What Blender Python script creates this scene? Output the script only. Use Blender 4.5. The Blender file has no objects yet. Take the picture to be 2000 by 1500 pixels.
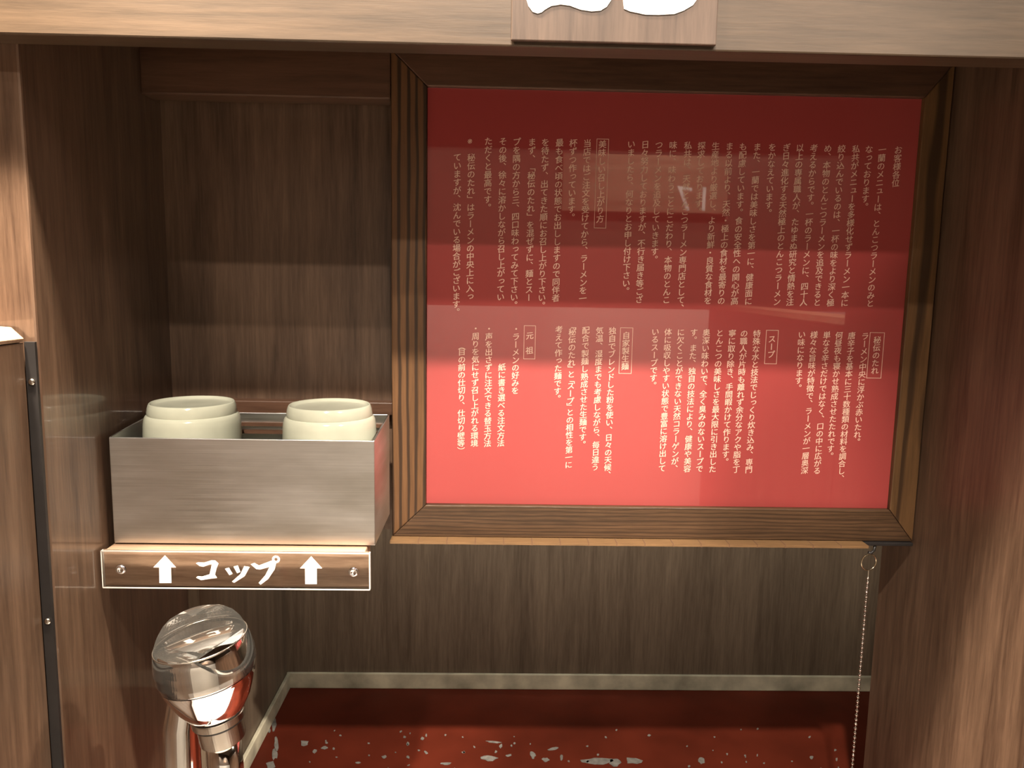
import bpy, bmesh, math, random
from mathutils import Vector, Matrix

random.seed(7)
S = bpy.context.scene
COL = S.collection

# ------------------------------------------------------------------ camera, world, light, exposure
PITCH, YAW, ROLL = -0.13317517, -0.02215711, 0.01777529
EYE = Vector((0.0, 0.0, 1.19))
FPX = 1500.0
_F = Vector((-math.sin(YAW) * math.cos(PITCH), math.cos(YAW) * math.cos(PITCH), math.sin(PITCH)))
_R0 = Vector((math.cos(YAW), math.sin(YAW), 0.0))
_U0 = _R0.cross(_F)
_R = _R0 * math.cos(ROLL) + _U0 * math.sin(ROLL)
_U = _U0 * math.cos(ROLL) - _R0 * math.sin(ROLL)
cam_data = bpy.data.cameras.new('camera')
cam_data.sensor_fit = 'HORIZONTAL'
cam_data.sensor_width = 36.0
cam_data.lens = FPX / 2000.0 * 36.0
cam_data.clip_start = 0.01
cam = bpy.data.objects.new('camera', cam_data)
cam.matrix_world = Matrix(((_R.x, _U.x, -_F.x, EYE.x), (_R.y, _U.y, -_F.y, EYE.y), (_R.z, _U.z, -_F.z, EYE.z), (0, 0, 0, 1)))
COL.objects.link(cam)
S.camera = cam

S.view_settings.view_transform = 'Standard'
S.view_settings.look = 'None'
S.view_settings.gamma = 1.0
S.view_settings.use_curve_mapping = False
S.view_settings.exposure = 0.0
S.cycles.use_denoising = True
S.cycles.max_bounces = 10
S.cycles.sample_clamp_indirect = 6.0

world = bpy.data.worlds.new('world')
S.world = world
world.use_nodes = True
wb = world.node_tree.nodes['Background']
wb.inputs[0].default_value = (1.0, 0.86, 0.70, 1.0)
wb.inputs[1].default_value = 0.02

WARM = (1.0, 0.84, 0.65)
WARM2 = (1.0, 0.88, 0.74)


def downlight(name, loc, aim, watts, colour, radius, cone, blend=0.6):
    d = bpy.data.lights.new(name, 'SPOT')
    d.energy = watts
    d.color = colour
    d.shadow_soft_size = radius
    d.spot_size = math.radians(cone)
    d.spot_blend = blend
    o = bpy.data.objects.new(name, d)
    o.location = loc
    o.rotation_euler = (Vector(aim) - Vector(loc)).to_track_quat('-Z', 'Y').to_euler()
    COL.objects.link(o)
    return o


# ceiling downlights over the seat and along the aisle behind it, plus added fill lamps
downlight('downlight_seat', (-0.14, 0.325, 1.72), (-0.14, 0.38, 0.8), 52, WARM, 0.020, 90, 0.95)
downlight('downlight_header', (-0.310, 0.372, 1.60), (-0.30, 0.42, 1.1), 105, WARM, 0.018, 120, 0.9)
downlight('fill_header_right', (0.580, 0.350, 1.62), (0.55, 0.42, 1.1), 66, WARM, 0.018, 120, 0.9)  # unseen lamp added to brighten the right of the header
downlight('downlight_aisle_near', (-0.10, -0.50, 2.36), (0.05, 0.80, 0.66), 195, WARM2, 0.025, 24, 0.5)
downlight('downlight_neighbour', (0.90, -0.50, 2.36), (-0.19, 0.80, 0.674), 235, WARM2, 0.025, 11, 0.5)
downlight('accent_notice', (-0.10, -0.80, 2.34), (-0.07, 0.6, 1.255), 40, WARM2, 0.015, 19, 0.5)
downlight('fill_notice_right', (0.30, -0.80, 2.34), (0.24, 0.6, 1.300), 34, WARM2, 0.015, 20, 0.5)  # extra accent added to carry light across the right of the notice
downlight('accent_notice_side', (0.22, -1.10, 2.20), (0.05, 0.6, 1.40), 55, WARM2, 0.015, 20, 0.3)
downlight('fill_plaque', (0.50, -1.02, 2.25), (0.48, -1.25, 1.52), 110, WARM, 0.03, 34, 0.5)  # unseen lamp added to lift the plaque's reflection in the notice
downlight('fill_rear_a', (-0.7, -0.75, 2.36), (-0.5, -1.15, 0.5), 190, WARM2, 0.05, 90)  # unseen pair added to brighten the rear wall for ambient and reflections
downlight('fill_rear_b', (0.7, -0.75, 2.36), (0.5, -1.15, 0.5), 190, WARM2, 0.05, 90)
# neutral strip light inside the serving hatch, behind the notice board
kd = bpy.data.lights.new('kitchen_lamp', 'AREA')
kd.shape = 'RECTANGLE'
kd.size, kd.size_y = 0.56, 0.03
kd.energy = 2.1
kd.color = (1.0, 0.95, 0.84)
ko = bpy.data.objects.new('kitchen_lamp', kd)
ko.location = (0.10, 0.672, 1.14)
ko.rotation_euler = Vector((0.0, 1.0, -0.08)).to_track_quat('-Z', 'Y').to_euler()
COL.objects.link(ko)


# ------------------------------------------------------------------ helpers
def ray(px, py):
    return _F + _R * ((px - 1000.0) / FPX) - _U * ((py - 750.0) / FPX)


def aty(px, py, y):
    """Point of the upright plane at depth y behind the pixel of the photograph."""
    d = ray(px, py)
    return EYE + d * (y / d.y)


def atz(px, py, z):
    d = ray(px, py)
    return EYE + d * ((z - EYE.z) / d.z)


def link(name, bm, m, parent=None, bevel=0.0, smooth=False, seg=2):
    me = bpy.data.meshes.new(name)
    bmesh.ops.recalc_face_normals(bm, faces=bm.faces[:])
    bm.to_mesh(me)
    bm.free()
    o = bpy.data.objects.new(name, me)
    COL.objects.link(o)
    if m is not None:
        me.materials.append(m)
    if parent is not None:
        o.parent = parent
        o.matrix_parent_inverse = Matrix.Translation(-parent.location) if parent.type == 'EMPTY' else Matrix.Identity(4)
        if parent.type != 'EMPTY' and parent.parent is None:
            o.matrix_parent_inverse = Matrix.Translation(-parent.location)
    if smooth:
        for p in me.polygons:
            p.use_smooth = True
    if bevel:
        b = o.modifiers.new('bevel', 'BEVEL')
        b.width = bevel
        b.segments = seg
        b.limit_method = 'ANGLE'
        b.angle_limit = math.radians(40)
        b.harden_normals = False
    return o


def box(bm, x0, x1, y0, y1, z0, z1):
    vs = [bm.verts.new((x, y, z)) for x in (x0, x1) for y in (y0, y1) for z in (z0, z1)]
    for q in ((0, 1, 3, 2), (4, 6, 7, 5), (0, 4, 5, 1), (2, 3, 7, 6), (0, 2, 6, 4), (1, 5, 7, 3)):
        bm.faces.new([vs[i] for i in q])
    return vs


def bbox(x0, x1, y0, y1, z0, z1):
    bm = bmesh.new()
    box(bm, x0, x1, y0, y1, z0, z1)
    return bm


def prism(bm, pts, y0, y1):
    """Extrude an outline given in (x, z) from depth y0 to y1."""
    a = [bm.verts.new((p[0], y0, p[1])) for p in pts]
    b = [bm.verts.new((p[0], y1, p[1])) for p in pts]
    n = len(pts)
    bm.faces.new(a)
    bm.faces.new(b[::-1])
    for i in range(n):
        bm.faces.new((a[i], a[(i + 1) % n], b[(i + 1) % n], b[i]))


def lathe(bm, prof, n=48, cap0=True, cap1=True, mat=None):
    rings = []
    for r, z in prof:
        if r < 1e-6:
            rings.append([bm.verts.new((0, 0, z))])
        else:
            rings.append([bm.verts.new((r * math.cos(2 * math.pi * k / n), r * math.sin(2 * math.pi * k / n), z)) for k in range(n)])
    new = [v for r in rings for v in r]
    for a, b in zip(rings, rings[1:]):
        for k in range(n):
            k2 = (k + 1) % n
            if len(a) == 1 and len(b) == 1:
                continue
            if len(a) == 1:
                bm.faces.new((a[0], b[k2], b[k]))
            elif len(b) == 1:
                bm.faces.new((a[k], a[k2], b[0]))
            else:
                bm.faces.new((a[k], a[k2], b[k2], b[k]))
    if cap0 and len(rings[0]) > 1:
        bm.faces.new(rings[0][::-1])
    if cap1 and len(rings[-1]) > 1:
        bm.faces.new(rings[-1])
    if mat is not None:
        bmesh.ops.transform(bm, matrix=mat, verts=new)
    return new


def tube(bm, pts, rad, n=16):
    """Round bar along a polyline."""
    rings = []
    pts = [Vector(p) for p in pts]
    for i, p in enumerate(pts):
        t = (pts[min(i + 1, len(pts) - 1)] - pts[max(i - 1, 0)]).normalized()
        u = t.orthogonal() if i == 0 else (uprev - t * uprev.dot(t))
        u.normalize()
        uprev = u
        w = t.cross(u)
        r = rad[i] if isinstance(rad, (list, tuple)) else rad
        rings.append([bm.verts.new(p + (u * math.cos(2 * math.pi * k / n) + w * math.sin(2 * math.pi * k / n)) * r) for k in range(n)])
    for a, b in zip(rings, rings[1:]):
        for k in range(n):
            bm.faces.new((a[k], a[(k + 1) % n], b[(k + 1) % n], b[k]))
    bm.faces.new(rings[0][::-1])
    bm.faces.new(rings[-1])


def torus(bm, R, r, n=40, m=10, mat=None):
    vs = []
    for i in range(n):
        a = 2 * math.pi * i / n
        row = []
        for j in range(m):
            b = 2 * math.pi * j / m
            row.append(bm.verts.new(((R + r * math.cos(b)) * math.cos(a), (R + r * math.cos(b)) * math.sin(a), r * math.sin(b))))
        vs.append(row)
    for i in range(n):
        for j in range(m):
            bm.faces.new((vs[i][j], vs[(i + 1) % n][j], vs[(i + 1) % n][(j + 1) % m], vs[i][(j + 1) % m]))
    if mat is not None:
        bmesh.ops.transform(bm, matrix=mat, verts=[v for r_ in vs for v in r_])


def thing(name, label, cat, loc=(0, 0, 0), group=None):
    o = bpy.data.objects.new(name, None)
    o.empty_display_size = 0.02
    o.location = loc
    o['label'] = label
    o['category'] = cat
    if group:
        o['group'] = group
    COL.objects.link(o)
    return o


def tag(o, label, cat, group=None):
    o['label'] = label
    o['category'] = cat
    if group:
        o['group'] = group
    return o


def struct(name, bm, m, bevel=0.0, parent=None):
    o = link(name, bm, m, parent, bevel)
    o['kind'] = 'structure'
    return o


# ------------------------------------------------------------------ materials
def mat_base(name):
    m = bpy.data.materials.new(name)
    m.use_nodes = True
    nt = m.node_tree
    return m, nt, nt.nodes['Principled BSDF']


def wood(name, dark, light, axis='Z', rough=0.42, fine=90.0, stretch=16.0, coarse=14.0, coat=0.0, streak=0.0, streak_col=None, bump=0.05, spec=0.4, wavy=5.0, wscale=34.0):
    m, nt, b = mat_base(name)
    N, L = nt.nodes, nt.links
    tc = N.new('ShaderNodeTexCoord')
    oi = N.new('ShaderNodeObjectInfo')
    add = N.new('ShaderNodeVectorMath')
    add.operation = 'ADD'
    mul = N.new('ShaderNodeVectorMath')
    mul.operation = 'SCALE'
    comb = N.new('ShaderNodeCombineXYZ')
    for i in range(3):
        L.new(oi.outputs['Random'], comb.inputs[i])
    L.new(comb.outputs[0], mul.inputs[0])
    mul.inputs['Scale'].default_value = 7.0
    L.new(tc.outputs['Object'], add.inputs[0])
    L.new(mul.outputs[0], add.inputs[1])
    mp = N.new('ShaderNodeMapping')
    sc = [stretch, stretch, stretch]
    sc['XYZ'.index(axis)] = 1.0
    mp.inputs['Scale'].default_value = [s / 1.0 for s in sc]
    L.new(add.outputs[0], mp.inputs['Vector'])
    n1 = N.new('ShaderNodeTexNoise')
    n1.inputs['Scale'].default_value = coarse / 4
    n1.inputs['Detail'].default_value = 6
    n1.inputs['Roughness'].default_value = 0.62
    n1.inputs['Distortion'].default_value = 0.6
    L.new(mp.outputs[0], n1.inputs['Vector'])
    n2 = N.new('ShaderNodeTexNoise')
    n2.inputs['Scale'].default_value = fine / 4
    n2.inputs['Detail'].default_value = 4
    n2.inputs['Roughness'].default_value = 0.7
    L.new(mp.outputs[0], n2.inputs['Vector'])
    mx = N.new('ShaderNodeMix')
    mx.data_type = 'FLOAT'
    mx.inputs[0].default_value = 0.42
    L.new(n1.outputs['Fac'], mx.inputs[2])
    L.new(n2.outputs['Fac'], mx.inputs[3])
    cr = N.new('ShaderNodeValToRGB')
    cr.color_ramp.elements[0].position = 0.34
    cr.color_ramp.elements[0].color = (*dark, 1)
    cr.color_ramp.elements[1].position = 0.68
    cr.color_ramp.elements[1].color = (*light, 1)
    L.new(mx.outputs[0], cr.inputs[0])
    out = cr.outputs[0]
    if streak:
        # dark growth rings: cathedral figure of stained oak
        mp2 = N.new('ShaderNodeMapping')
        s2 = [1.0, 1.0, 1.0]
        s2['XYZ'.index(axis)] = 0.10
        mp2.inputs['Scale'].default_value = s2
        L.new(add.outputs[0], mp2.inputs['Vector'])
        wv = N.new('ShaderNodeTexWave')
        wv.wave_type = 'BANDS'
        wv.bands_direction = 'X' if axis == 'Z' else 'Z'
        wv.inputs['Scale'].default_value = wscale
        wv.inputs['Distortion'].default_value = wavy
        wv.inputs['Detail'].default_value = 3
        wv.inputs['Detail Scale'].default_value = 1.1
        L.new(mp2.outputs[0], wv.inputs['Vector'])
        r2 = N.new('ShaderNodeValToRGB')
        r2.color_ramp.elements[0].position = 0.10
        r2.color_ramp.elements[0].color = (1, 1, 1, 1)
        r2.color_ramp.elements[1].position = 0.52
        r2.color_ramp.elements[1].color = (0, 0, 0, 1)
        L.new(wv.outputs['Fac'], r2.inputs[0])
        f = N.new('ShaderNodeMath')
        f.operation = 'MULTIPLY'
        f.inputs[1].default_value = streak
        L.new(r2.outputs[0], f.inputs[0])
        mc = N.new('ShaderNodeMix')
        mc.data_type = 'RGBA'
        L.new(f.outputs[0], mc.inputs[0])
        L.new(out, mc.inputs[6])
        mc.inputs[7].default_value = (*(streak_col or dark), 1)
        out = mc.outputs[2]
    L.new(out, b.inputs['Base Color'])
    b.inputs['Roughness'].default_value = rough
    b.inputs['Specular IOR Level'].default_value = spec
    if coat:
        b.inputs['Coat Weight'].default_value = coat
        b.inputs['Coat Roughness'].default_value = 0.06
    bp = N.new('ShaderNodeBump')
    bp.inputs['Strength'].default_value = bump
    bp.inputs['Distance'].default_value = 0.001
    L.new(n2.outputs['Fac'], bp.inputs['Height'])
    L.new(bp.outputs[0], b.inputs['Normal'])
    return m


def plain(name, col, rough=0.5, metal=0.0, spec=0.5, noise=0.0, nscale=40.0, bump=0.0, vec=(1, 1, 1), aniso=0.0):
    m, nt, b = mat_base(name)
    N, L = nt.nodes, nt.links
    b.inputs['Roughness'].default_value = rough
    b.inputs['Metallic'].default_value = metal
    b.inputs['Specular IOR Level'].default_value = spec
    tc = N.new('ShaderNodeTexCoord')
    mp = N.new('ShaderNodeMapping')
    mp.inputs['Scale'].default_value = vec
    L.new(tc.outputs['Object'], mp.inputs['Vector'])
    n = N.new('ShaderNodeTexNoise')
    n.inputs['Scale'].default_value = nscale
    n.inputs['Detail'].default_value = 5
    L.new(mp.outputs[0], n.inputs['Vector'])
    cr = N.new('ShaderNodeValToRGB')
    cr.color_ramp.elements[0].position = 0.3
    cr.color_ramp.elements[1].position = 0.7
    cr.color_ramp.elements[0].color = (*[c * (1 - noise) for c in col], 1)
    cr.color_ramp.elements[1].color = (*[min(1, c * (1 + noise)) for c in col], 1)
    L.new(n.outputs['Fac'], cr.inputs[0])
    L.new(cr.outputs[0], b.inputs['Base Color'])
    if bump:
        bp = N.new('ShaderNodeBump')
        bp.inputs['Strength'].default_value = bump
        bp.inputs['Distance'].default_value = 0.0005
        L.new(n.outputs['Fac'], bp.inputs['Height'])
        L.new(bp.outputs[0], b.inputs['Normal'])
    if aniso:
        b.inputs['Anisotropic'].default_value = aniso
    return m


def acrylic(name, tint=(0.96, 0.96, 0.95), gloss=1.0, milky=0.0):
    m = bpy.data.materials.new(name)
    m.use_nodes = True
    nt = m.node_tree
    N, L = nt.nodes, nt.links
    N.remove(N['Principled BSDF'])
    out = N['Material Output']
    tr = N.new('ShaderNodeBsdfTransparent')
    tr.inputs[0].default_value = (*tint, 1)
    gl = N.new('ShaderNodeBsdfGlossy')
    gl.inputs['Roughness'].default_value = 0.04
    fr = N.new('ShaderNodeFresnel')
    fr.inputs['IOR'].default_value = 1.49
    mu = N.new('ShaderNodeMath')
    mu.operation = 'MULTIPLY'
    mu.inputs[1].default_value = gloss
    L.new(fr.outputs[0], mu.inputs[0])
    mx = N.new('ShaderNodeMixShader')
    L.new(mu.outputs[0], mx.inputs[0])
    L.new(tr.outputs[0], mx.inputs[1])
    L.new(gl.outputs[0], mx.inputs[2])
    res = mx.outputs[0]
    if milky:
        df = N.new('ShaderNodeBsdfDiffuse')
        df.inputs[0].default_value = (0.7, 0.68, 0.64, 1)
        m2 = N.new('ShaderNodeMixShader')
        m2.inputs[0].default_value = milky
        L.new(res, m2.inputs[1])
        L.new(df.outputs[0], m2.inputs[2])
        res = m2.outputs[0]
    L.new(res, out.inputs[0])
    return m


W_DARK, W_LIGHT = (0.050, 0.028, 0.018), (0.180, 0.112, 0.074)
M_wallV = wood('walnut_vertical', W_DARK, W_LIGHT, 'Z', rough=0.34, spec=0.5)
M_wallH = wood('walnut_horizontal', (0.028, 0.0175, 0.010), (0.080, 0.051, 0.031), 'X', rough=0.40, spec=0.5)
M_plaq = wood('walnut_plaque', (0.044, 0.027, 0.019), (0.112, 0.073, 0.053), 'Z', rough=0.45)
M_back = wood('walnut_grey', (0.085, 0.062, 0.042), (0.20, 0.150, 0.104), 'Z', rough=0.5, spec=0.3)
M_wallL = wood('walnut_glossy', W_DARK, W_LIGHT, 'Z', rough=0.34, spec=0.5, coat=0.7)
M_beam = wood('walnut_beam', (0.05, 0.024, 0.014), (0.13, 0.066, 0.04), 'X', rough=0.4)
M_oakV = wood('oak_vertical', (0.075, 0.036, 0.015), (0.165, 0.080, 0.034), 'Z', rough=0.42, streak=0.85, streak_col=(0.018, 0.010, 0.006), bump=0.15, wavy=4.5, wscale=48.0)
M_oakH = wood('oak_horizontal', (0.042, 0.023, 0.012), (0.125, 0.067, 0.034), 'X', rough=0.42, fine=150, stretch=22, bump=0.2, streak=0.55, streak_col=(0.02, 0.011, 0.006), wavy=6.0, wscale=100.0)
M_slat = plain('bamboo', (0.19, 0.105, 0.045), 0.6, noise=0.2, vec=(2, 40, 40))
M_thread = plain('thread', (0.16, 0.085, 0.045), 0.8)
M_red = plain('red_sheet', (0.33, 0.052, 0.050), 0.018, spec=1.0, noise=0.03, nscale=3)
M_ink = plain('cream_print', (0.78, 0.52, 0.42), 0.3, spec=0.3)
M_white = plain('white_print', (0.85, 0.84, 0.82), 0.5)
M_steel = plain('brushed_steel', (0.92, 0.90, 0.85), 0.36, metal=1.0, noise=0.24, nscale=9, vec=(1.4, 1.4, 4.5), bump=0.02, aniso=0.6)
_nt = M_steel.node_tree                      # fine horizontal brushing over the smears
_b = _nt.nodes['Principled BSDF']
_n = _nt.nodes.new('ShaderNodeTexNoise')
_n.inputs['Scale'].default_value = 9.0
_n.inputs['Detail'].default_value = 3
_m = _nt.nodes.new('ShaderNodeMapping')
_m.inputs['Scale'].default_value = (1.5, 1.5, 130.0)
_tc = _nt.nodes.new('ShaderNodeTexCoord')
_nt.links.new(_tc.outputs['Object'], _m.inputs['Vector'])
_nt.links.new(_m.outputs[0], _n.inputs['Vector'])
_r = _nt.nodes.new('ShaderNodeMapRange')
_r.inputs['To Min'].default_value = 0.24
_r.inputs['To Max'].default_value = 0.50
_nt.links.new(_n.outputs['Fac'], _r.inputs['Value'])
_nt.links.new(_r.outputs[0], _b.inputs['Roughness'])
_mx = _nt.nodes.new('ShaderNodeMix')
_mx.data_type = 'RGBA'
_mx.blend_type = 'MULTIPLY'
_mx.inputs[0].default_value = 0.30
_src = _b.inputs['Base Color'].links[0].from_socket
_nt.links.new(_src, _mx.inputs[6])
_nt.links.new(_n.outputs['Fac'], _mx.inputs[7])
_nt.links.new(_mx.outputs[2], _b.inputs['Base Color'])
M_chrome = plain('chrome', (0.86, 0.85, 0.84), 0.05, metal=1.0)
M_nickel = plain('nickel', (0.55, 0.51, 0.46), 0.22, metal=1.0)
M_brass = plain('ring_metal', (0.72, 0.62, 0.45), 0.2, metal=1.0)
M_black = plain('black_metal', (0.018, 0.016, 0.016), 0.45, noise=0.2)
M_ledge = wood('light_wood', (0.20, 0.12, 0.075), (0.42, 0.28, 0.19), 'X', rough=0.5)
M_trim = plain('grey_trim', (0.52, 0.48, 0.355), 0.6, noise=0.45, nscale=26, bump=0.2)
M_count = plain('red_counter', (0.092, 0.0150, 0.0070), 0.5, spec=0.10, noise=0.25, nscale=14)
M_chip = plain('chipped_paint', (0.17, 0.158, 0.142), 0.7, noise=0.3, nscale=200)
M_cup = plain('celadon_glaze', (0.45, 0.458, 0.365), 0.12, noise=0.06, nscale=60)
M_dark = plain('room_wall_dark', (0.10, 0.07, 0.05), 0.7, noise=0.1)
M_room = plain('room_wall', (0.74, 0.70, 0.64), 0.7, noise=0.08)
M_ceil = plain('room_ceiling', (0.16, 0.12, 0.09), 0.8)
M_floor = plain('room_floor', (0.38, 0.33, 0.28), 0.6, noise=0.1)
M_signw = wood('sign_wood', (0.27, 0.155, 0.10), (0.80, 0.56, 0.41), 'X', rough=0.5)
M_oakR = wood('oak_figured', (0.07, 0.036, 0.015), (0.17, 0.088, 0.036), 'Z', rough=0.42, streak=0.8, streak_col=(0.025, 0.013, 0.007), bump=0.15, wavy=14.0, wscale=20.0)
M_clear = acrylic('clear_acrylic')
M_smoke = acrylic('clear_knob', (0.95, 0.94, 0.92), 1.6, 0.022)

# ------------------------------------------------------------------ planes of the booth (metres)
XL, XR = -0.2677, 0.346            # inner faces of the two booth walls
YH, YP = 0.435, 0.4535             # front of the header, front end of the side walls
YF = 0.602                         # front of the notice board and lintel
YB = 0.636                         # recess panel
YE = 0.652                         # far end of the side walls
YK = 0.922                         # back wall of the serving hatch
ZC = 0.674                         # counter top
ZH = 1.3155                        # underside of the header

# ------------------------------------------------------------------ setting
struct('floor', bbox(-1.6, 1.6, -1.35, 1.2, -0.05, 0.0), M_floor)
struct('ceiling', bbox(-1.6, 1.6, -1.35, 1.2, 2.40, 2.45), M_ceil)
struct('wall_rear', bbox(-1.6, 1.6, -1.35, -1.25, 0, 1.11), M_room)  # unseen, lower part made pale to reflect in notice and steel
struct('wall_rear_upper', bbox(-1.6, 1.6, -1.35, -1.25, 1.1101, 2.40), M_dark)
struct('wall_far_left', bbox(-1.65, -1.6, -1.35, 1.2, 0, 2.40), M_dark)
struct('wall_far_right', bbox(1.6, 1.65, -1.35, 1.2, 0, 2.40), M_dark)
struct('wall_left', bbox(XL - 0.06, XL, YP, YE, 0.0, 1.40), M_wallL, 0.0015)
struct('wall_right', bbox(XR, XR + 0.06, YP, YE, 0.0, 1.40), M_wallV, 0.0015)
struct('wall_recess', bbox(XL, XR, YB, YE - 0.001, 0.978, 1.40), M_wallV)
struct('wall_hatch', bbox(-0.2585, -0.2585 + 0.0004 - 0.03, YE + 0.001, YK, 0.0, 1.66), M_back)
struct('wall_hatch_right', bbox(0.62, 0.65, YE + 0.001, YK, 0.0, 1.66), M_back)
struct('wall_back', bbox(-0.60, 0.80, YK, YK + 0.03, 0.0, 1.66), M_back)
struct('ceiling_hatch', bbox(-0.60, 0.80, YE - 0.02, YK + 0.03, 1.66, 1.70), M_back)  # unseen lid, added so room light does not leak in
struct('ceiling_booth', bbox(XL - 0.06, XR + 0.06, YP, YE, 1.40, 1.66), M_wallV)
struct('trim_1', bbox(XL, -0.0818, YF, YF + 0.022, 1.3235, 1.3985), M_beam, 0.0015)                       # lintel over the cup recess
struct('trim_2', bbox(XL, -0.0700, 0.6235, YB, 1.0790, 1.0895), M_beam, 0.0008)                            # rail behind the cup holder
struct('baseboard_back', bbox(-0.2581, 0.62, YK - 0.004, YK, ZC, 0.6945), M_trim, 0.001)
struct('baseboard_left', bbox(-0.2581, -0.2535, YE + 0.002, YK - 0.004, ZC, 0.6935), M_trim, 0.001)

# header across the top of the booth
bm = bmesh.new()
box(bm, -0.75, 0.85, YH, YP, ZH, 1.60)
hd = thing('header_board', 'broad pale-lit wooden header board running across the top of the booth', 'board', (0, YH, ZH))
link('board', bm, M_wallH, hd, 0.001)
# plaque on the header
pq = thing('header_plaque', 'square wooden plaque with white painted lettering mounted on the header board', 'sign', (0.061, YH, 1.3185))
link('plate', bbox(0.0058, 0.1164, YH - 0.003, YH - 0.0001, 1.3178, 1.46), M_plaq, pq, 0.0006)
c8 = lambda p: (900 + p[0] / 3.3333, p[1] / 3.3333)
blobs = ([(428, 0), (440, 40), (468, 78), (500, 89), (525, 82), (550, 62), (590, 40), (650, 30), (710, 38), (780, 64), (850, 75), (910, 70), (950, 45), (980, 0), (1000, -60), (960, -95), (900, -60), (760, -75), (640, -120), (520, -110), (440, -60)],
         [(1056, 0), (1062, 58), (1100, 75), (1200, 96), (1290, 98), (1390, 92), (1450, 70), (1510, 35), (1535, 0), (1560, -70), (1500, -110), (1430, -60), (1300, -30), (1150, -40), (1100, -110), (1060, -80)])
for pts in blobs:
    q = [aty(*c8(p), YH - 0.0032) for p in pts]
    bm = bmesh.new()
    prism(bm, [(p.x, p.z) for p in q], YH - 0.0036, YH - 0.0029)
    link('lettering', bm, M_white, pq)

# partitions that run from the side walls towards the seat, with their hinge strips
def partition(sx, x_wall, lab_p, lab_h):
    xi = x_wall + (-0.0066 if sx < 0 else 0.0045)          # inner face
    t = thing('partition_panel', lab_p, 'partition', (xi, 0.3, 0.0), 'seat partitions')
    o = 0.03 * sx
    bm = bmesh.new()
    prism(bm, [(xi, 0.0), (xi, 1.1495), (xi + 0.0022 * sx, 1.1495), (xi + 0.0022 * sx, 1.1498), (xi + o, 1.1498), (xi + o, 0.0)], -0.05, YP - 0.003)
    link('panel', bm, M_wallV, t)
    bm = bmesh.new()
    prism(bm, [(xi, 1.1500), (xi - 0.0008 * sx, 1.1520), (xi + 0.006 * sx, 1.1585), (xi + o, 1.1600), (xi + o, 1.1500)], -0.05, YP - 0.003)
    link('cap', bm, M_ledge, t, 0.0004)  # pale wood and chamfer imitate the brightly lit top edge
    h = thing('hinge_strip', lab_h, 'hinge', (x_wall, YP, 0.6), 'hinge strips of the partitions')
    bm = bmesh.new()
    a, b_ = sorted((xi - 0.0001 * sx, x_wall + 0.0004 * sx))
    box(bm, a, b_, YP - 0.0022, YP - 0.0002, 0.55, 1.1500)
    link('strip', bm, M_black, h)
    for z in (1.1265, 0.9790):
        bm = bmesh.new()
        mt = Matrix.Translation(((a + b_) / 2, YP - 0.0022, z)) @ Matrix.Rotation(math.pi / 2, 4, 'X')
        lathe(bm, [(0.0021, 0), (0.0020, 0.0006), (0.0012, 0.0012), (0, 0.0014)], 16, True, False, mt)
        link('screw', bm, M_nickel, h, smooth=True)


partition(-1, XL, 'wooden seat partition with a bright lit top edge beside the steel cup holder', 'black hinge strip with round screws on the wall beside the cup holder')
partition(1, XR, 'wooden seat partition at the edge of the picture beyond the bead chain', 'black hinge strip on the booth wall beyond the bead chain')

# ------------------------------------------------------------------ counter
ct = thing('counter', 'dark red lacquered counter with chipped paint running into the serving hatch', 'counter', (0.05, 0.5, ZC))
link('top', bbox(-0.2580, 0.619, 0.655, YK - 0.0001, ZC - 0.03, ZC), M_count, ct, 0.0005)
link('front_section', bbox(XL + 0.001, XR - 0.001, 0.13, 0.6545, ZC - 0.03, ZC), M_count, ct, 0.0005)
bm = bmesh.new()
rnd = random.Random(3)


def chip(px, py, w, h, ang=0.0):
    n = 11
    vs = []
    for k in range(n):
        a = 2 * math.pi * k / n
        r = rnd.uniform(0.6, 1.1)
        dx, dy = r * w / 2 * math.cos(a), r * h / 2 * math.sin(a)
        c, s = math.cos(ang), math.sin(ang)
        p = atz(px + dx * c - dy * s, py + dx * s + dy * c, ZC)
        vs.append(bm.verts.new((p.x, p.y, ZC + 0.0002)))
    f = bm.faces.new(vs)
    r = bmesh.ops.extrude_face_region(bm, geom=[f])
    for v in [g for g in r['geom'] if isinstance(g, bmesh.types.BMVert)]:
        v.co.z += 0.0002


for c in ((594, 1452, 19, 13), (634, 1461, 15, 7, -.2), (615, 1468, 10, 8, -.7), (535, 1415, 11, 28, .12), (526, 1428, 6, 9), (540, 1452, 10, 30), (536, 1474, 13, 24, .1),
          (530, 1494, 20, 18), (665, 1437, 6, 4), (638, 1451, 6, 5), (790, 1440, 6, 6), (797, 1453, 6, 8), (825, 1443, 8, 8), (818, 1466, 6, 4), (832, 1470, 9, 6, .6), (797, 1479, 7, 7),
          (750, 1479, 10, 8), (955, 1481, 34, 12), (965, 1450, 34, 4, .1), (978, 1458, 7, 10, .4), (993, 1476, 14, 5, -.2), (1040, 1475, 12, 18, -.5), (1066, 1485, 16, 12), (1080, 1463, 30, 6, -.2), (1097, 1480, 7, 14),
          (1165, 1487, 70, 16), (1200, 1490, 26, 16), (1237, 1486, 40, 16), (1268, 1437, 7, 5), (1147, 1458, 5, 4), (1005, 1452, 6, 5), (1370, 1486, 14, 15), (1346, 1497, 6, 5), (1480, 1424, 5, 4), (1634, 1484, 5, 8), (1585, 1480, 8, 7),
          (700, 1490, 12, 5), (720, 1452, 5, 4), (870, 1492, 26, 6), (905, 1470, 8, 4)):
    chip(*c)
for k in range(46):
    x = rnd.uniform(560, 1660)
    y = rnd.uniform(1425, 1510)
    chip(x, y, rnd.uniform(3, 7), rnd.uniform(2.5, 5), rnd.uniform(0, 3))
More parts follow.
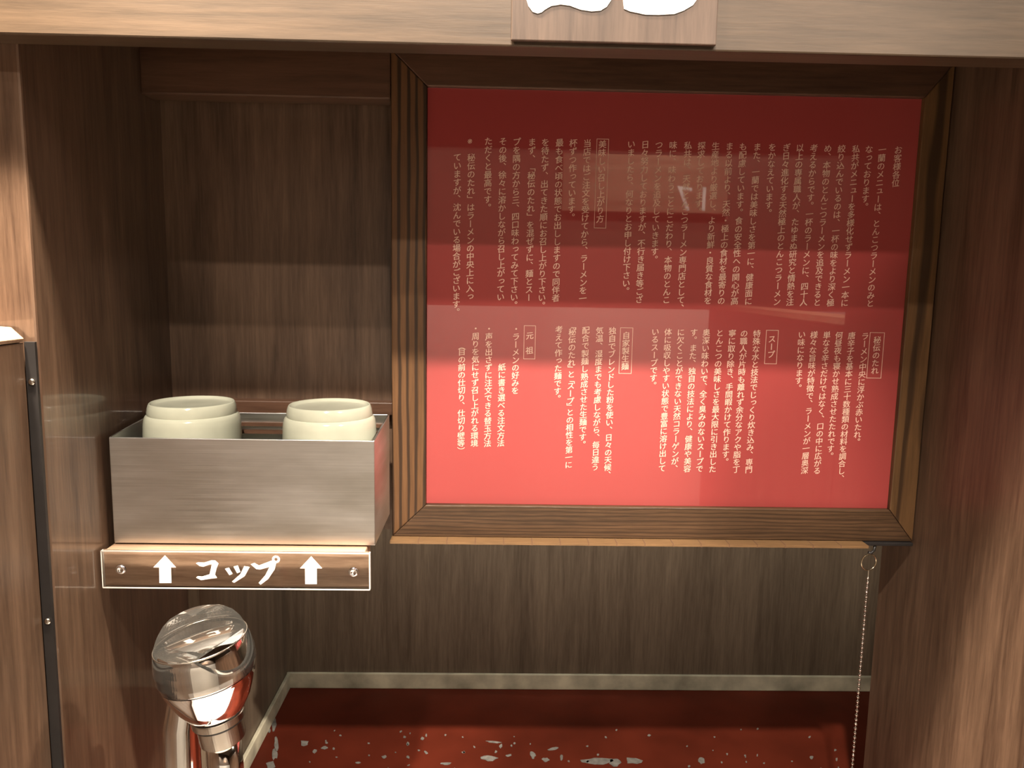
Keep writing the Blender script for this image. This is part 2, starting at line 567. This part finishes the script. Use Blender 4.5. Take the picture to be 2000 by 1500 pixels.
pc = link('paint_chips', bm, M_chip, ct)
pc['kind'] = 'stuff'

# ------------------------------------------------------------------ notice board with its frame
FX0, FX1, FX2, FX3 = -0.0815, -0.0545, 0.3240, 0.3450
FZ0, FZ1, FZ2, FZ3 = 0.9835, 1.0100, 1.3340, 1.3600
nb = thing('notice_board', 'framed red notice with columns of pale Japanese text hanging in the booth', 'notice board', (0.13, YF, FZ0))


def mitre(pts, m, nm):
    bm = bmesh.new()
    prism(bm, pts, YF, YF + 0.022)
    link(nm, bm, m, nb, 0.0008)


g = 0.00015
mitre([(FX0, FZ0 + g), (FX1, FZ1 + g), (FX1, FZ2), (FX0, FZ3)], M_oakV, 'stile')
mitre([(FX3, FZ0 + g), (FX3, FZ3), (FX2, FZ2), (FX2, FZ1 + g)], M_oakR, 'stile')
mitre([(FX0 + g, FZ0), (FX3 - g, FZ0), (FX2 - g, FZ1), (FX1 + g, FZ1)], M_oakH, 'rail')
mitre([(FX0 + g, FZ3), (FX1 + g, FZ2), (FX2 - g, FZ2), (FX3 - g, FZ3)], M_beam, 'rail')
YS = YF + 0.0042
sheet = link('notice_sheet', bbox(FX1 + 0.0002, FX2 - 0.0002, YS, YS + 0.003, FZ1 + 0.0002, FZ2 - 0.0002), M_red, nb)
# bamboo slat with thread bindings under the bottom rail
SX0, SX1 = FX0 - 0.0005, 0.3035
nseg = 17
for k in range(nseg):
    a = SX0 + (SX1 - SX0) * k / nseg
    b_ = SX0 + (SX1 - SX0) * (k + 1) / nseg
    link('bamboo_slat', bbox(a + 0.0001, b_ - 0.0001, YF - 0.011, YF + 0.012, FZ0 - 0.0024, FZ0 - 0.0002), M_slat, nb)
    if k:
        bm = bmesh.new()
        box(bm, a - 0.0004, a + 0.0004, YF - 0.0112, YF + 0.002, FZ0 - 0.0028, FZ0 - 0.00005)
        link('thread_binding', bm, M_thread, nb)
link('corner_bracket', bbox(0.3040, FX3 - 0.001, YF - 0.003, YF + 0.012, FZ0 - 0.0030, FZ0 - 0.0002), M_black, nb, 0.0005)

# ---- printed text
GL = {}


def glyph(ch):
    if ch in GL:
        return GL[ch]
    c = bpy.data.curves.new('glyph', 'FONT')
    c.body = ch
    c.size = 1.0
    c.resolution_u = 2
    o = bpy.data.objects.new('glyph', c)
    COL.objects.link(o)
    dg = bpy.context.evaluated_depsgraph_get()
    me = bpy.data.meshes.new_from_object(o.evaluated_get(dg))
    vs = [(v.co.x - 0.5, v.co.y - 0.375) for v in me.vertices]
    fs = [tuple(p.vertices) for p in me.polygons]
    bpy.data.objects.remove(o)
    bpy.data.curves.remove(c)
    bpy.data.meshes.remove(me)
    if ch in 'ー':                      # upright forms of vertical setting
        vs = [(y, -x) for x, y in vs]
        vs = [(-x * 1.0, y) for x, y in vs]
    elif ch in '「」（）':
        vs = [(y, -x) for x, y in vs]
    elif ch in '、。':
        vs = [(x + 0.56, y + 0.58) for x, y in vs]
    elif ch in 'っッょゅュョ':
        vs = [(x + 0.10, y + 0.10) for x, y in vs]
    if ch not in 'ー「」（）':
        vs = [(x, y + 0.13 * x) for x, y in vs]
    GL[ch] = (vs, fs)
    return GL[ch]


def text_column(txt, px, py, pitch, size, half='', parent=sheet, mat=None, y=None, nm='text_column'):
    """Vertical line of characters; (px, py) is the centre of its first character in the photograph."""
    yy = YS - 0.00025 if y is None else y
    p0 = aty(px, py, YS)
    bm = bmesh.new()
    z = p0.z
    for ch in txt:
        step = pitch * (0.5 if ch in half else 1.0)
        if ch == '　':
            z -= step
            continue
        vs, fs = glyph(ch)
        dz = pitch * 0.25 if ch in half else 0.0
        bv = [bm.verts.new((p0.x + x * size, yy, z + dz + v * size)) for x, v in vs]
        b2 = [bm.verts.new((p0.x + (x + 0.022) * size, yy + 0.00004, z + dz + (v - 0.006) * size)) for x, v in vs]
        for f in fs:
            bm.faces.new([bv[i] for i in f])
            bm.faces.new([b2[i] for i in f])
        z -= step
    return link(nm, bm, mat or M_ink, parent)


def pitch_of(px, y0, x1, y1, n):
    return (aty(px, y0, YS).z - aty(x1, y1, YS).z) / n


P1 = pitch_of(1722.8, 293, 1697, 593, 19)
Z1 = P1 * 1.02
upper = [
    ('お客様各位', 1754), ('一蘭のメニューは、とんこつラーメンのみと', 1722.8), ('なっております。', 1697), ('私共がメニューを多様化せずラーメン一本に', 1671.5),
    ('絞り込んでいるのは、一杯の味をより深く極', 1643.5), ('め、本物のとんこつラーメンを追及できると', 1616.6), ('考えるからです。一杯のラーメンに、四十人', 1589.3),
    ('以上の専属職人が、たゆまぬ研究と情熱を注', 1562), ('ぎ日々進化する天然極上のとんこつラーメン', 1536), ('をかなえています。', 1508), ('また、一蘭では美味しさを第一に、健康面に', 1478.7),
    ('も配慮しています。食の安全性への関心が高', 1451), ('まる以前より、天然・極上の食材を最寄りの', 1424.5), ('生産地より厳選し、より新鮮・良質な食材を', 1397.5), ('探求しております。', 1370),
    ('私共は、天然とんこつラーメン専門店として、', 1343.5), ('味に、味わうことにこだわり、本物のとんこ', 1314.5), ('つラーメンを追及していきます。', 1287), ('日々努力しておりますが、不行き届き等ござ', 1260), ('いましたら、何なりとお申し付け下さい。', 1232.7),
    ('当店ではご注文を受けてから、ラーメンを一', 1147), ('杯ずつ作っています。', 1119.5), ('最も食べ頃の状態でお出ししますので同伴者', 1092.7), ('を待たず、出てきた順にお召し上がり下さい。', 1065),
    ('まず、「秘伝のたれ」を混ぜずに、麺とスー', 1039), ('プを隅の方から三、四口味わってみて下さい。', 1009.3), ('その後、徐々に溶かしながら召し上がってい', 982.2), ('ただくと最高です。', 953.8),
    ('※　秘伝のたれ」はラーメンの中央上に入っ', 920.6), ('　　ていますが、沈んでいる場合がございます。', 893.4)]
for txt, px in upper:
    py = 293 - (1754 - px) * 0.0215
    text_column(txt, px, py, P1, Z1)


def rule_box(x0, y0, x1, y1):
    a, b_ = aty(x0, y0, YS), aty(x1, y1, YS)
    t = 0.00035
    bm = bmesh.new()
    ya, yb = YS - 0.0003, YS - 0.0001
    box(bm, a.x, b_.x, ya, yb, a.z - t, a.z)
    box(bm, a.x, b_.x, ya, yb, b_.z, b_.z + t)
    box(bm, a.x, a.x + t, ya, yb, b_.z + t, a.z - t)
    box(bm, b_.x - t, b_.x, ya, yb, b_.z + t, a.z - t)
    link('heading_border', bm, M_ink, sheet)


text_column('美味しい召し上がり方', 1176.5, 282, P1 * 1.0, Z1)
rule_box(1165.5, 271, 1183.5, 446)
P2 = pitch_of(1478, 651.7, 1461, 917, 18)
Z2 = P2 * 1.02
for txt, px, py in (
        ('ラーメン中央に浮かぶ赤いたれ。', 1689.3, 656.5), ('唐辛子を基本に三十数種類の材料を調合し、', 1663.2, 655.5), ('何昼夜も寝かせ熟成させたたれです。', 1638.3, 655), ('単なる辛さだけではなく、口の中に広がる', 1614.5, 654.5),
        ('様々な旨味が特徴で、ラーメンが一層奥深', 1589.5, 654), ('い味になります。', 1565.7, 653.5),
        ('特殊な水と技法でじっくり炊き込み、専門', 1478, 651.7), ('の職人が片時も離れず余分なアクや脂を丁', 1453, 651.2), ('寧に取り除き、手間暇かけて作ります。', 1430, 650.8), ('とんこつの美味しさを最大限に引き出した', 1405.5, 650.3),
        ('奥深い味わいで、全く臭みのないスープで', 1379.4, 649.8), ('す。また、独自の技法により、健康や美容', 1355, 649.4), ('に欠くことができない天然コラーゲンが、', 1329.5, 649), ('体に吸収しやすい状態で豊富に溶け出して', 1304.6, 648.6), ('いるスープです。', 1279.7, 648),
        ('独自でブレンドした粉を使い、日々の天候、', 1196, 646), ('気温、湿度までも考慮しながら、毎日違う', 1171, 645.6), ('配合で製麺し熟成させた生麺です。', 1144, 645), ('考えて作った麺です。', 1091.7, 643.6),
        ('・ラーメンの好みを', 1008, 642.4), ('紙に書き選べる注文方法', 980.2, 717), ('・声を出さずに注文できる替玉方法', 955, 642), ('・周りを気にせず召し上がれる環境', 929, 641.5)):
    text_column(txt, px, py, P2, Z2)
text_column('「秘伝のたれ」と「スープ」との相性を第一に', 1117.8, 640.5, P2, Z2, half='「」')
text_column('（目の前の仕切り、仕切り壁等）', 902, 679.5, P2, Z2, half='（')
for txt, px, py, r in (('秘伝のたれ', 1713, 664, (1699, 649, 1720.5, 739)), ('スープ', 1507.5, 662, (1496.5, 644.5, 1516.5, 711)), ('自家製生麺', 1222.8, 655, (1211.5, 639.5, 1233, 730)), ('元　祖', 1034.5, 655.5, (1023.5, 635.5, 1045, 701.5))):
    text_column(txt, px, py, P2 * (0.95 if '元' in txt else 1.0), Z2)
    rule_box(*r)

# ------------------------------------------------------------------ bead chain on the notice board
rc = aty(1697, 1098, YF - 0.001)
ch = thing('pull_chain', 'thin steel bead chain with a ring hanging from the corner of the red notice frame', 'chain', (rc.x, YF, FZ0))
bm = bmesh.new()
tube(bm, [(rc.x + 0.004, YF - 0.001, FZ0 - 0.003), (rc.x + 0.0035, YF - 0.001, FZ0 - 0.0075), (rc.x + 0.0010, YF - 0.001, FZ0 - 0.0100), (rc.x - 0.001, YF - 0.001, FZ0 - 0.0090)], 0.0011, 10)
link('hook', bm, M_black, ch, smooth=True)
bm = bmesh.new()
torus(bm, 0.0069, 0.00055, 48, 8, Matrix.Translation(rc) @ Matrix.Rotation(math.radians(12), 4, 'Z') @ Matrix.Rotation(math.pi / 2, 4, 'X'))
link('ring', bm, M_brass, ch, smooth=True)
bm = bmesh.new()
cx = rc.x + 0.0003
zt = rc.z - 0.0069
tube(bm, [(cx, YF - 0.001, zt + 0.0005), (cx, YF - 0.001, zt - 0.006)], 0.0005, 8)
link('connector', bm, M_nickel, ch)
bm = bmesh.new()
zz = zt - 0.0065
nb_ = 0
while zz > 0.70:
    lathe(bm, [(0.0, -0.0014), (0.0010, -0.0010), (0.0014, 0.0), (0.0010, 0.0010), (0.0, 0.0014)], 10, False, False, Matrix.Translation((cx, YF - 0.001, zz)))
    tube(bm, [(cx, YF - 0.001, zz - 0.001), (cx, YF - 0.001, zz - 0.0031)], 0.00035, 5)
    zz -= 0.00405
bs = link('bead_strand', bm, M_chrome, ch, smooth=True)
bs['kind'] = 'stuff'

# ------------------------------------------------------------------ sign shelf below the cup holder
sg = thing('cup_sign', 'small wooden shelf sign with clear acrylic front reading cup between two white arrows', 'sign', (-0.175, 0.51, 0.978))
SXa, SXb, SZ0, SZ1, SY = -0.2650, -0.0840, 0.9780, 1.0042, 0.5076
link('shelf', bbox(SXa + 0.0004, SXb - 0.004, SY + 0.0024, 0.534, SZ0 + 0.001, SZ1 - 0.0006), M_ledge, sg, 0.001)
link('bracket', bbox(XL + 0.0006, -0.14, 0.5342, YB - 0.0002, SZ0 + 0.008, SZ1 - 0.0006), M_beam, sg, 0.001)
link('backing', bbox(SXa, SXb, SY + 0.0012, SY + 0.0023, SZ0 + 0.0004, SZ1 - 0.0004), M_signw, sg)
link('acrylic_plate', bbox(SXa, SXb, SY - 0.002, SY + 0.0010, SZ0, SZ1), M_clear, sg, 0.0003)
M_edgeclear = acrylic('acrylic_top_edge', milky=0.5)
M_edge = plain('acrylic_edge', (0.75, 0.70, 0.64), 0.3)
bm = bmesh.new()
link('plate_edge', bbox(SXa, SXb, SY - 0.0022, SY - 0.0016, SZ1 - 0.0006, SZ1 + 0.0003), M_edgeclear, sg)
link('plate_edge', bbox(SXa, SXb, SY - 0.0022, SY - 0.0019, SZ0 - 0.0002, SZ0 + 0.0006), M_edge, sg)
link('plate_edge', bbox(SXa - 0.0003, SXa + 0.0003, SY - 0.0022, SY + 0.0010, SZ0, SZ1), M_edge, sg)
link('plate_edge', bbox(SXb - 0.0003, SXb + 0.0003, SY - 0.0022, SY + 0.0010, SZ0, SZ1), M_edge, sg)
c3 = lambda p: (180 + p[0] / 3.226, 740 + p[1] / 3.226)
cs = lambda p: (180 + p[0] / 6.6667, 1040 + p[1] / 6.6667)


def sign_shape(nm, pts, conv):
    q = [aty(*conv(p), SY - 0.0022) for p in pts]
    bm = bmesh.new()
    prism(bm, [(p.x, p.z) for p in q], SY - 0.0025, SY - 0.0021)
    link(nm, bm, M_white, sg)


sign_shape('arrow', [(458, 1112), (527, 1187), (497, 1187), (500, 1285), (425, 1285), (423, 1187), (386, 1187)], c3)
sign_shape('arrow', [(1380, 1118), (1448, 1193), (1416, 1193), (1416, 1292), (1343, 1292), (1342, 1193), (1310, 1193)], c3)
sign_shape('lettering', [(1355, 400), (1385, 388), (1450, 395), (1560, 362), (1600, 365), (1645, 405), (1620, 470), (1600, 550), (1625, 590), (1540, 600), (1420, 620), (1355, 585), (1375, 570), (1430, 575), (1530, 545), (1560, 412), (1530, 415), (1450, 445), (1400, 435)], cs)
sign_shape('lettering', [(838, 1196), (862, 1190), (884, 1228), (866, 1236)], c3)
sign_shape('lettering', [(892, 1182), (918, 1176), (934, 1216), (914, 1224)], c3)
sign_shape('lettering', [(958, 1180), (992, 1186), (962, 1242), (896, 1284), (882, 1276), (934, 1230)], c3)
sign_shape('lettering', [(1000, 1168), (1022, 1160), (1050, 1176), (1130, 1146), (1160, 1160), (1150, 1200), (1110, 1260), (1062, 1296), (1050, 1284), (1092, 1236), (1118, 1184), (1060, 1200), (1036, 1198)], c3)
q = aty(*c3((1158, 1138)), SY - 0.0022)
bm = bmesh.new()
torus(bm, 0.0019, 0.0008, 24, 8, Matrix.Translation((q.x, SY - 0.0021, q.z)) @ Matrix.Rotation(math.pi / 2, 4, 'X') @ Matrix.Diagonal((1, 1, 0.3, 1)))
link('lettering', bm, M_white, sg)
for px, py in ((235, 1113), (690, 1118)):
    p = aty(px, py, SY - 0.004)
    mt = Matrix.Translation((p.x, SY - 0.0020, p.z)) @ Matrix.Rotation(math.pi / 2, 4, 'X')
    bm = bmesh.new()
    lathe(bm, [(0.0033, 0.0), (0.0034, 0.0010), (0.0030, 0.0022), (0.0016, 0.0028), (0.0014, 0.0020), (0.0, 0.0018)], 24, True, False, mt)
    link('screw', bm, M_chrome, sg, smooth=True)

# ------------------------------------------------------------------ steel cup holder
BX0, BX1, BY0, BY1, BZ0, BZ1 = -0.2632, -0.0824, 0.5200, 0.5945, 1.0047, 1.0795
BZB = 1.0850
hl = thing('cup_holder', 'brushed stainless steel bin holding two upturned cups on the sign shelf', 'cup holder', (-0.173, 0.557, BZ0))
t = 0.0012
link('front_panel', bbox(BX0, BX1, BY0, BY0 + t, BZ0, BZ1), M_steel, hl, 0.0005)
for x in (BX0, BX1 - t):
    bm = bmesh.new()
    v = [bm.verts.new(p) for p in ((x, BY0 + t, BZ0), (x + t, BY0 + t, BZ0), (x + t, BY1 - t, BZ0), (x, BY1 - t, BZ0), (x, BY0 + t, BZ1), (x + t, BY0 + t, BZ1), (x + t, BY1 - t, BZB), (x, BY1 - t, BZB))]
    for q in ((0, 3, 2, 1), (4, 5, 6, 7), (0, 1, 5, 4), (1, 2, 6, 5), (2, 3, 7, 6), (3, 0, 4, 7)):
        bm.faces.new([v[i] for i in q])
    link('side_panel', bm, M_steel, hl)
link('back_panel', bbox(BX0, BX1, BY1 - t, BY1, BZ0, BZB), M_steel, hl, 0.0004)
link('bottom', bbox(BX0 + t, BX1 - t, BY0 + t, BY1 - t, BZ0, BZ0 + t), M_steel, hl)
for z in (1.0690, 1.0750):
    link('drain_slat', bbox(BX0 + 0.004, BX1 - 0.004, BY1 - 0.0045, BY1 - 0.0013, z, z + 0.0028), M_beam, hl)

# ------------------------------------------------------------------ two upturned cups
def make_cup(cx, cy, z0, lab):
    t = thing('cup', lab, 'cup', (cx, cy, z0), 'upturned cups in the steel holder')
    R = 0.0337
    H = 0.0930
    bm = bmesh.new()
    mt = Matrix.Translation((cx, cy, z0))
    prof = [(R * 0.93, 0.0), (R * 0.96, 0.004), (R, 0.02), (R * 1.005, 0.045), (R, H - 0.022), (R * 0.99, H - 0.015), (R * 0.97, H - 0.0110), (R * 0.94, H - 0.0090), (R * 0.905, H - 0.0082)]
    lathe(bm, prof, 64, True, True, mt)
    link('body', bm, M_cup, t, smooth=True)
    bm = bmesh.new()
    lathe(bm, [(R * 0.908, H - 0.0085), (R * 0.915, H - 0.0066), (R * 0.895, H - 0.0030), (R * 0.872, H - 0.0008), (R * 0.850, H), (R * 0.828, H - 0.0005), (R * 0.80, H - 0.0016), (R * 0.72, H - 0.0021), (R * 0.3, H - 0.0023), (0, H - 0.0023)], 64, False, False, mt)
    link('foot_ring', bm, M_cup, t, smooth=True)


cupz = BZ0 + t + 0.0002
make_cup(-0.2203, 0.5570, cupz, 'pale celadon cup upturned in the steel holder nearest the side wall')
make_cup(-0.1207, 0.5570, cupz - 0.0005, 'pale celadon cup upturned in the steel holder nearest the red notice')

# ------------------------------------------------------------------ water tap
TB = aty(413, 1470, 0.435)
tap = thing('water_tap', 'chrome water tap with a clear faceted knob standing below the cup sign', 'tap', (TB.x, 0.44, ZC))
hc = aty(407, 1316, 0.440)          # centre of the widest ring of the head
axis = Matrix.Translation(hc) @ Matrix.Rotation(math.radians(-9), 4, 'Y') @ Matrix.Rotation(math.radians(3), 4, 'X')
bm = bmesh.new()
lathe(bm, [(0.0155, -0.0252), (0.0168, -0.0240), (0.0215, -0.0165), (0.0268, -0.0035), (0.0272, -0.0010), (0.0274, 0.0)], 72, True, False, axis)
link('lower_cone', bm, M_chrome, tap, smooth=True)
bm = bmesh.new()
lathe(bm, [(0.0274, 0.0002), (0.0276, 0.0014), (0.0268, 0.0090), (0.0258, 0.0160), (0.0250, 0.0212), (0.0242, 0.0218)], 72, True, True, axis)
link('upper_band', bm, M_chrome, tap, smooth=True)
bm = bmesh.new()
lathe(bm, [(0.0276, 0.0006), (0.0290, 0.0050), (0.0291, 0.0110), (0.0280, 0.0180), (0.0266, 0.0228), (0.0250, 0.0280), (0.0224, 0.0325), (0.0187, 0.0358), (0.0130, 0.0384), (0.0065, 0.0397), (0.0, 0.0400)], 72, True, False)
for co, no in (((-0.004, -0.008, 0.0345), (-0.42, -0.50, 0.76)), ((0.004, -0.008, 0.0335), (0.70, -0.35, 0.62))):
    r = bmesh.ops.bisect_plane(bm, geom=bm.verts[:] + bm.edges[:] + bm.faces[:], plane_co=co, plane_no=no, clear_outer=True)
    ed = [e for e in r['geom_cut'] if isinstance(e, bmesh.types.BMEdge)]
    bmesh.ops.contextual_create(bm, geom=ed)
bmesh.ops.transform(bm, matrix=axis, verts=bm.verts[:])
kn = link('clear_knob', bm, M_smoke, tap, 0.0008)
kn['label'] = 'clear faceted acrylic knob cover'
bm = bmesh.new()
torus(bm, 0.0268, 0.0004, 72, 6, axis @ Matrix.Translation((0, 0, 0.0226)))
link('knob_rim', bm, M_nickel, tap, smooth=True)
bm = bmesh.new()
lathe(bm, [(0.0152, -0.0308), (0.0157, -0.0304), (0.0158, -0.0266), (0.0152, -0.0262)], 64, True, True, axis)
link('collar', bm, M_nickel, tap, smooth=False)
bm = bmesh.new()
lathe(bm, [(0.0145, -0.0322), (0.0145, -0.0250)], 48, False, False, axis)
link('groove', bm, M_black, tap, smooth=True)
bm = bmesh.new()
lathe(bm, [(0.0128, -0.0440), (0.0134, -0.0434), (0.0136, -0.0320), (0.0130, -0.0311)], 64, True, True, axis)
link('neck', bm, M_nickel, tap, smooth=False)
nk = axis @ Vector((0, 0, -0.0440))
bm = bmesh.new()
tube(bm, [nk, nk + Vector((0.0005, 0, -0.02)), Vector((nk.x + 0.001, 0.442, ZC + 0.05)), Vector((nk.x + 0.001, 0.442, ZC + 0.0005))], [0.0104, 0.0108, 0.0125, 0.0145], 48)
link('stem', bm, M_chrome, tap, smooth=True)
bm = bmesh.new()
sp = aty(346, 1460, 0.462)
tube(bm, [(sp.x + 0.012, 0.478, sp.z + 0.040), (sp.x + 0.002, 0.474, sp.z + 0.030), (sp.x, 0.470, sp.z + 0.010), (sp.x, 0.468, sp.z - 0.04), (sp.x, 0.468, ZC + 0.0005)], [0.0095, 0.0105, 0.0112, 0.0120, 0.0130], 40)
link('spout', bm, M_chrome, tap, smooth=True)
bm = bmesh.new()
lathe(bm, [(0.034, 0.0), (0.034, 0.004), (0.030, 0.007), (0.016, 0.008)], 48, True, True, Matrix.Translation((nk.x - 0.008, 0.455, ZC + 0.0003)))
link('base_flange', bm, M_chrome, tap, smooth=False)

# ------------------------------------------------------------------ seat number on the wall behind the seat
npq = thing('seat_number_plaque', 'dark wooden plaque with white number 17 on the wall behind the seat', 'sign', (0.6, -1.25, 1.40))
link('plate', bbox(0.20, 0.72, -1.249, -1.235, 1.41, 1.64), M_ledge, npq, 0.002)
bm = bmesh.new()
for k, chd in enumerate('71'):
    pass
vs, fs = glyph('1')
for off, chd in ((0.035, '1'), (-0.02, '7')):
    vs, fs = glyph(chd)
    bv = [bm.verts.new((0.60 + off * 1.1 - x * 0.105 + (-0.02), -1.2345, 1.462 + y * 0.105)) for x, y in vs]
    for f in fs:
        bm.faces.new([bv[i] for i in f])
link('lettering', bm, M_white, npq)

# ------------------------------------------------------------------ paper on the seat side of the counter added out of view to whiten the tap's reflections
bm = bmesh.new()
box(bm, -0.262, 0.20, 0.145, 0.435, ZC + 0.0002, ZC + 0.0006)
tag(link('order_sheet', bm, M_white), 'white paper sheet lying on the counter in front of the water tap', 'paper')
